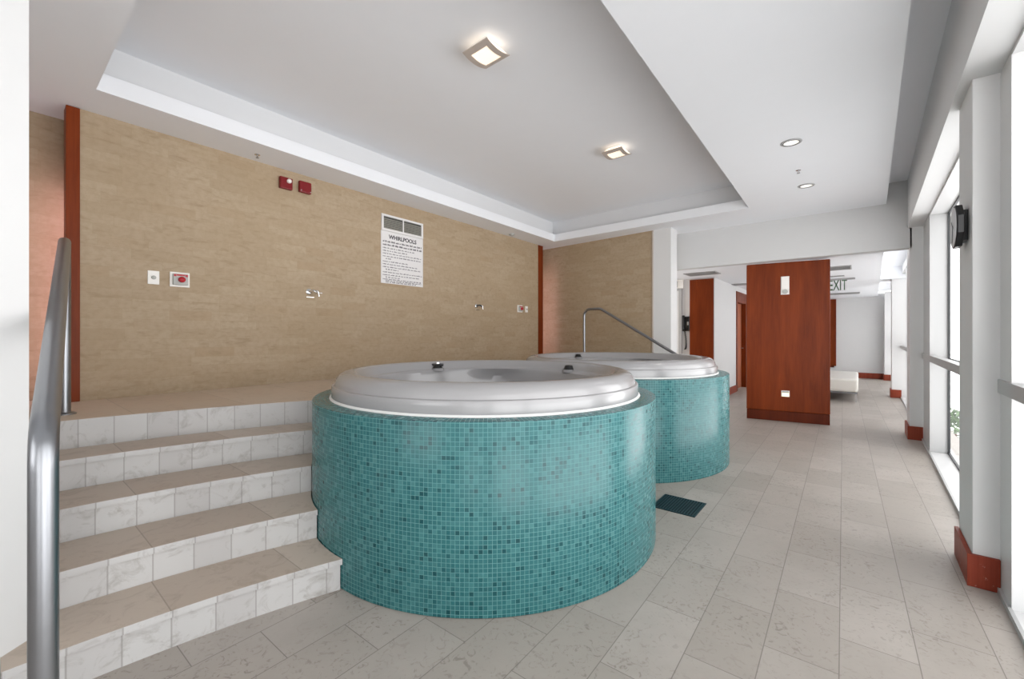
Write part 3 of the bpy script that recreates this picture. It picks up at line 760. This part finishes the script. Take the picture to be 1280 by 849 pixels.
# ------------------------------------------------------------------ hall furnishings
t = thing('wood_panel', 'tall mahogany panel on the white wall beside the phone', 'panel', (-2.495, 9.2, 0))
b = BM(); box(b, -.230, .226, -.045, -.001, .16, 2.468); obj('veneer_face', b, M['wood'], t, bevel=.004)
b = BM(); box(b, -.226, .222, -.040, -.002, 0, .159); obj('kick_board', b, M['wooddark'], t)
t = thing('wood_panel', 'narrow sliver of mahogany panel on the far hall wall, behind the big partition', 'panel', (-1.0, 17.0, 0))
b = BM(); box(b, -.42, .415, -.05, -.001, .345, 2.46); obj('veneer_face', b, M['wood'], t, bevel=.004)
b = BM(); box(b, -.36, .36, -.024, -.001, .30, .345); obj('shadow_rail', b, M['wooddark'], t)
t = thing('wall_phone', 'black wall phone with hanging cord on the white hall wall', 'phone', (-2.795, 9.2, 1.57))
slab('base', -.075, .075, -.05, -.0005, -.15, .15, M['black'], t, .018)
b = BM(); tube(b, fillet([(-.045,-.055,.15),(-.045,-.10,.15),(-.045,-.10,-.13),(-.045,-.055,-.13)], .04, 6), .026, 12); obj('handset', b, M['black'], t, smooth=True)
slab('keypad', .02, .05, -.055, -.05, -.03, .04, M['greyp'], t, .002)
b = BM(); pts = []
for i in range(150):
    s = i/149; pts.append((-.03+.055*math.sin(PI*s)*.5+.014*math.cos(i*.9), -.03+.014*math.sin(i*.9), -.15 - .38*math.sin(PI*s*.5)))
tube(b, pts, .006, 6); obj('coiled_cord', b, M['black'], t, smooth=True)
t = thing('strobe_light', 'small white wall strobe high above the phone, beside the pier', 'fire alarm', (-2.925, 9.2, 2.40))
slab('housing', -.075, .075, -.05, -.0005, -.09, .09, M['whitep'], t, .006)
slab('lens', -.075, -.045, -.075, -.05, -.06, .06, M['darkgrey'], t, .006)
slab('grille', -.01, .055, -.056, -.05, -.06, .06, M['whitep'], t, .003)
def linear_vent(x, y, lx, ly, label, n=5):
    t = thing('ceiling_vent', label, 'vent', (x, y, ZBACK), 0, 'hall ceiling vents')
    b = BM(); box(b, -lx/2, lx/2, -ly/2, ly/2, -.004, 0); obj('backing', b, M['ventdark'], t)
    b = BM(); e = .018
    for a in ((-lx/2,lx/2,-ly/2,-ly/2+e),(-lx/2,lx/2,ly/2-e,ly/2),(-lx/2,-lx/2+e,-ly/2+e,ly/2-e),(lx/2-e,lx/2,-ly/2+e,ly/2-e)): box(b, *a, -.010, -.004)
    obj('frame', b, M['ventgrey'], t)
    for k in range(n):
        y_ = -ly/2 + e + (ly-2*e)*(k+.5)/n
        b = BM(); box(b, -lx/2+e, lx/2-e, y_-.008, y_+.008, -.009, -.004); obj('blade', b, M['ventgrey'], t)
linear_vent(-2.30, 8.48, .56, .42, 'slotted ceiling vent above the narrow mahogany panel')
linear_vent(-2.10, 10.85, .62, .32, 'farther slotted ceiling vent before the mahogany doorway')
linear_vent(-.34, 9.25, .46, .50, 'slotted ceiling vent just right of the partition top')
linear_vent(-.36, 15.1, .72, .55, 'most distant slotted ceiling vent, below the EXIT sign in view')
linear_vent(-.345, 10.5, .22, .12, 'smallest slotted ceiling vent, between the larger vent and the EXIT sign', 2)
t = thing('exit_sign', 'hanging EXIT sign with green letters by the partition top', 'sign', (-.375, 11.0, 2.35), .05)
slab('clear_panel', -.30, .16, -.004, .004, -.115, .105, M['glass'], t, 0)
ROT = Matrix(((1,0,0,0),(0,0,-1,0),(0,1,0,0),(0,0,0,1)))
lt = text('letters', 'EXIT', .31, 0, -.006, -.005, M['exitgreen'], t, bold=.003, rot=ROT @ Matrix.Scale(.47, 4, (1,0,0))); lt.location.x = .022
slab('top_rail', -.32, .30, -.02, .02, .105, .139, M['ventgrey'], t, .003)
# upholstered bench
t = thing('upholstered_bench', 'long white upholstered bench on thin metal legs behind the partition', 'bench', (-.5, 12.0, 0))
b = BM(); box(b, -.45, .47, -1.12, 1.12, .19, .46); obj('cushion', b, M['leather'], t, bevel=.04)
b = BM(); box(b, -.44, .46, -1.11, 1.11, .165, .19); obj('seat_frame', b, M['steel'], t, bevel=.003)
for sx in (-.42, .44):
    for sy in (-1.08, 1.08):
        b = BM(); prism(b, [(sx-.012,sy-.02),(sx+.012,sy-.02),(sx+.012,sy+.02),(sx-.012,sy+.02)], 0, .165); obj('leg', b, M['chrome'], t)
# clock on the column
cy, cz = 3.52, 1.965
t = thing('wall_clock', 'black octagonal clock on the near white window column', 'clock', (COLX(cy), cy, cz), PI)
def octa(r, x0, x1, r2=None):
    b = BM(); A = []; 
    for x, rr in ((x0, r), (x1, r2 or r)):
        A.append([b.verts.new((x, rr*math.cos(PI/8+PI/4*k), rr*math.sin(PI/8+PI/4*k))) for k in range(8)])
    for k in range(8): b.faces.new((A[0][k], A[0][(k+1)%8], A[1][(k+1)%8], A[1][k]))
    b.faces.new(A[0][::-1]); b.faces.new(A[1]); return b
b = BM(); box(b, .0005, .022, -.06, .06, -.085, .085); obj('mounting_box', b, M['black'], t, bevel=.003)
obj('case', octa(.126, .022, .05, .128), M['black'], t, bevel=.003)
b = BM(); lathe(b, [(.115,0),(.119,.002),(.116,.003),(.110,.002)], 48, closed=True); xform(b, Matrix.Translation((.05,0,0)) @ Matrix.Rotation(PI/2,4,'Y')); obj('bezel', b, M['black'], t, smooth=True)
b = BM(); lathe(b, [(.1125,0),(.1125,.004),(.0005,.0045)], 48); xform(b, Matrix.Translation((.05,0,0)) @ Matrix.Rotation(PI/2,4,'Y')); obj('dial', b, M['clockface'], t, smooth=True)
for a, l, w_ in ((.9,.06,.008),(2.9,.09,.006)):
    b = BM(); box(b, .0548, .0562, -w_/2, w_/2, -.01, l); xform(b, Matrix.Translation((0,0,0)) @ Matrix.Rotation(a,4,'X')); obj('clock_hand', b, M['black'], t)

# ------------------------------------------------------------------ hidden strip lights in the wall recesses
def strip_light(x, y, z0, z1, label, rz):
    t = thing('strip_light', label, 'strip light', (x, y, 0), rz)
    b = BM(); tube(b, [(0,0,z0),(0,0,z1)], .013, 10); obj('tube', b, M['tube'], t, smooth=True)
    for za, zb in ((z0-.04, z0-.001), (z1+.001, z1+.04)):
        b = BM(); box(b, -.016, .016, -.010, -.002, za, zb); obj('end_cap', b, M['whitep'], t)
strip_light(-4.765, .412, PLAT+.08, 2.52, 'slim lit tube tucked behind the left wood strip', 0)
strip_light(-4.965, 6.815, PLAT+.1, 2.62, 'slim lit tube tucked behind the far wood strip', 0)

# ------------------------------------------------------------------ lights
def area(name, loc, rot, sx, sy, power, col=(1,1,1)):
    l = bpy.data.lights.new(name, 'AREA'); l.shape = 'RECTANGLE'; l.size = sx; l.size_y = sy; l.energy = power; l.color = col
    o = bpy.data.objects.new(name, l); C.objects.link(o); o.location = loc; o.rotation_euler = rot; return o
def spot(name, loc, power, col=(1,.96,.9), ang=2.2):
    l = bpy.data.lights.new(name, 'SPOT'); l.energy = power; l.color = col; l.spot_size = ang; l.spot_blend = .8; l.shadow_soft_size = .05
    o = bpy.data.objects.new(name, l); C.objects.link(o); o.location = loc; return o
for y in (4.553, 5.985): spot('downlight_beam', (-.48, y, ZC-.03), 12)
# window portals guide the daylight in
for i, (ya, yb, zt) in enumerate(((-2.6,-.9,2.7),(-.5,3.12,2.7),(3.76,6.74,2.7),(7.98,12.2,2.62),(12.6,16.6,2.55))):
    ym = (ya+yb)/2
    o = area('daylight_portal', (WIN(ym)+.2, ym, zt/2), (0, PI/2, 0), zt, yb-ya, 1)
    o.data.cycles.is_portal = True
o = area('daylight_portal', (-1.3,-3.02,1.65), (PI/2,0,0), 2.0, 1.7, 1); o.data.cycles.is_portal = True
w = bpy.data.worlds.new('sky'); bpy.context.scene.world = w; w.use_nodes = True
nt = w.node_tree; nt.nodes.clear()
wo = nt.nodes.new('ShaderNodeOutputWorld'); bg = nt.nodes.new('ShaderNodeBackground'); nt.links.new(bg.outputs[0], wo.inputs[0])
tc = nt.nodes.new('ShaderNodeTexCoord'); sp = nt.nodes.new('ShaderNodeSeparateXYZ'); nt.links.new(tc.outputs['Generated'], sp.inputs[0])
nt.links.new(ramp(nt, mth(nt, 'MULTIPLY_ADD', sp.outputs[2], .5, .5), [(.0, (.30,.30,.30,1)), (.2, (.42,.42,.42,1)), (.34, (.98,.98,.98,1)), (.48, (1,1,1,1)), (.55, (.70,.70,.70,1)), (1, (.36,.365,.37,1))]), bg.inputs[0])
bg.inputs[1].default_value = 7.0

# ------------------------------------------------------------------ camera
cam = bpy.data.cameras.new('camera'); co = bpy.data.objects.new('camera', cam); C.objects.link(co)
cam.sensor_width = 36; cam.lens = 36*535/1280; cam.shift_y = -(424.5-418)/1280
cam.clip_start = .05
co.location = (0, 0, H_EYE); co.rotation_euler = (PI/2, 0, math.radians(39.114))
sc = bpy.context.scene; sc.camera = co
vs = sc.view_settings; vs.view_transform = 'Standard'; vs.look = 'None'; vs.gamma = 1; vs.use_curve_mapping = False
vs.exposure = -0.2
sc.cycles.max_bounces = 10; sc.cycles.diffuse_bounces = 6; sc.cycles.transparent_max_bounces = 12
sc.cycles.use_denoising = True; sc.cycles.sample_clamp_indirect = 8
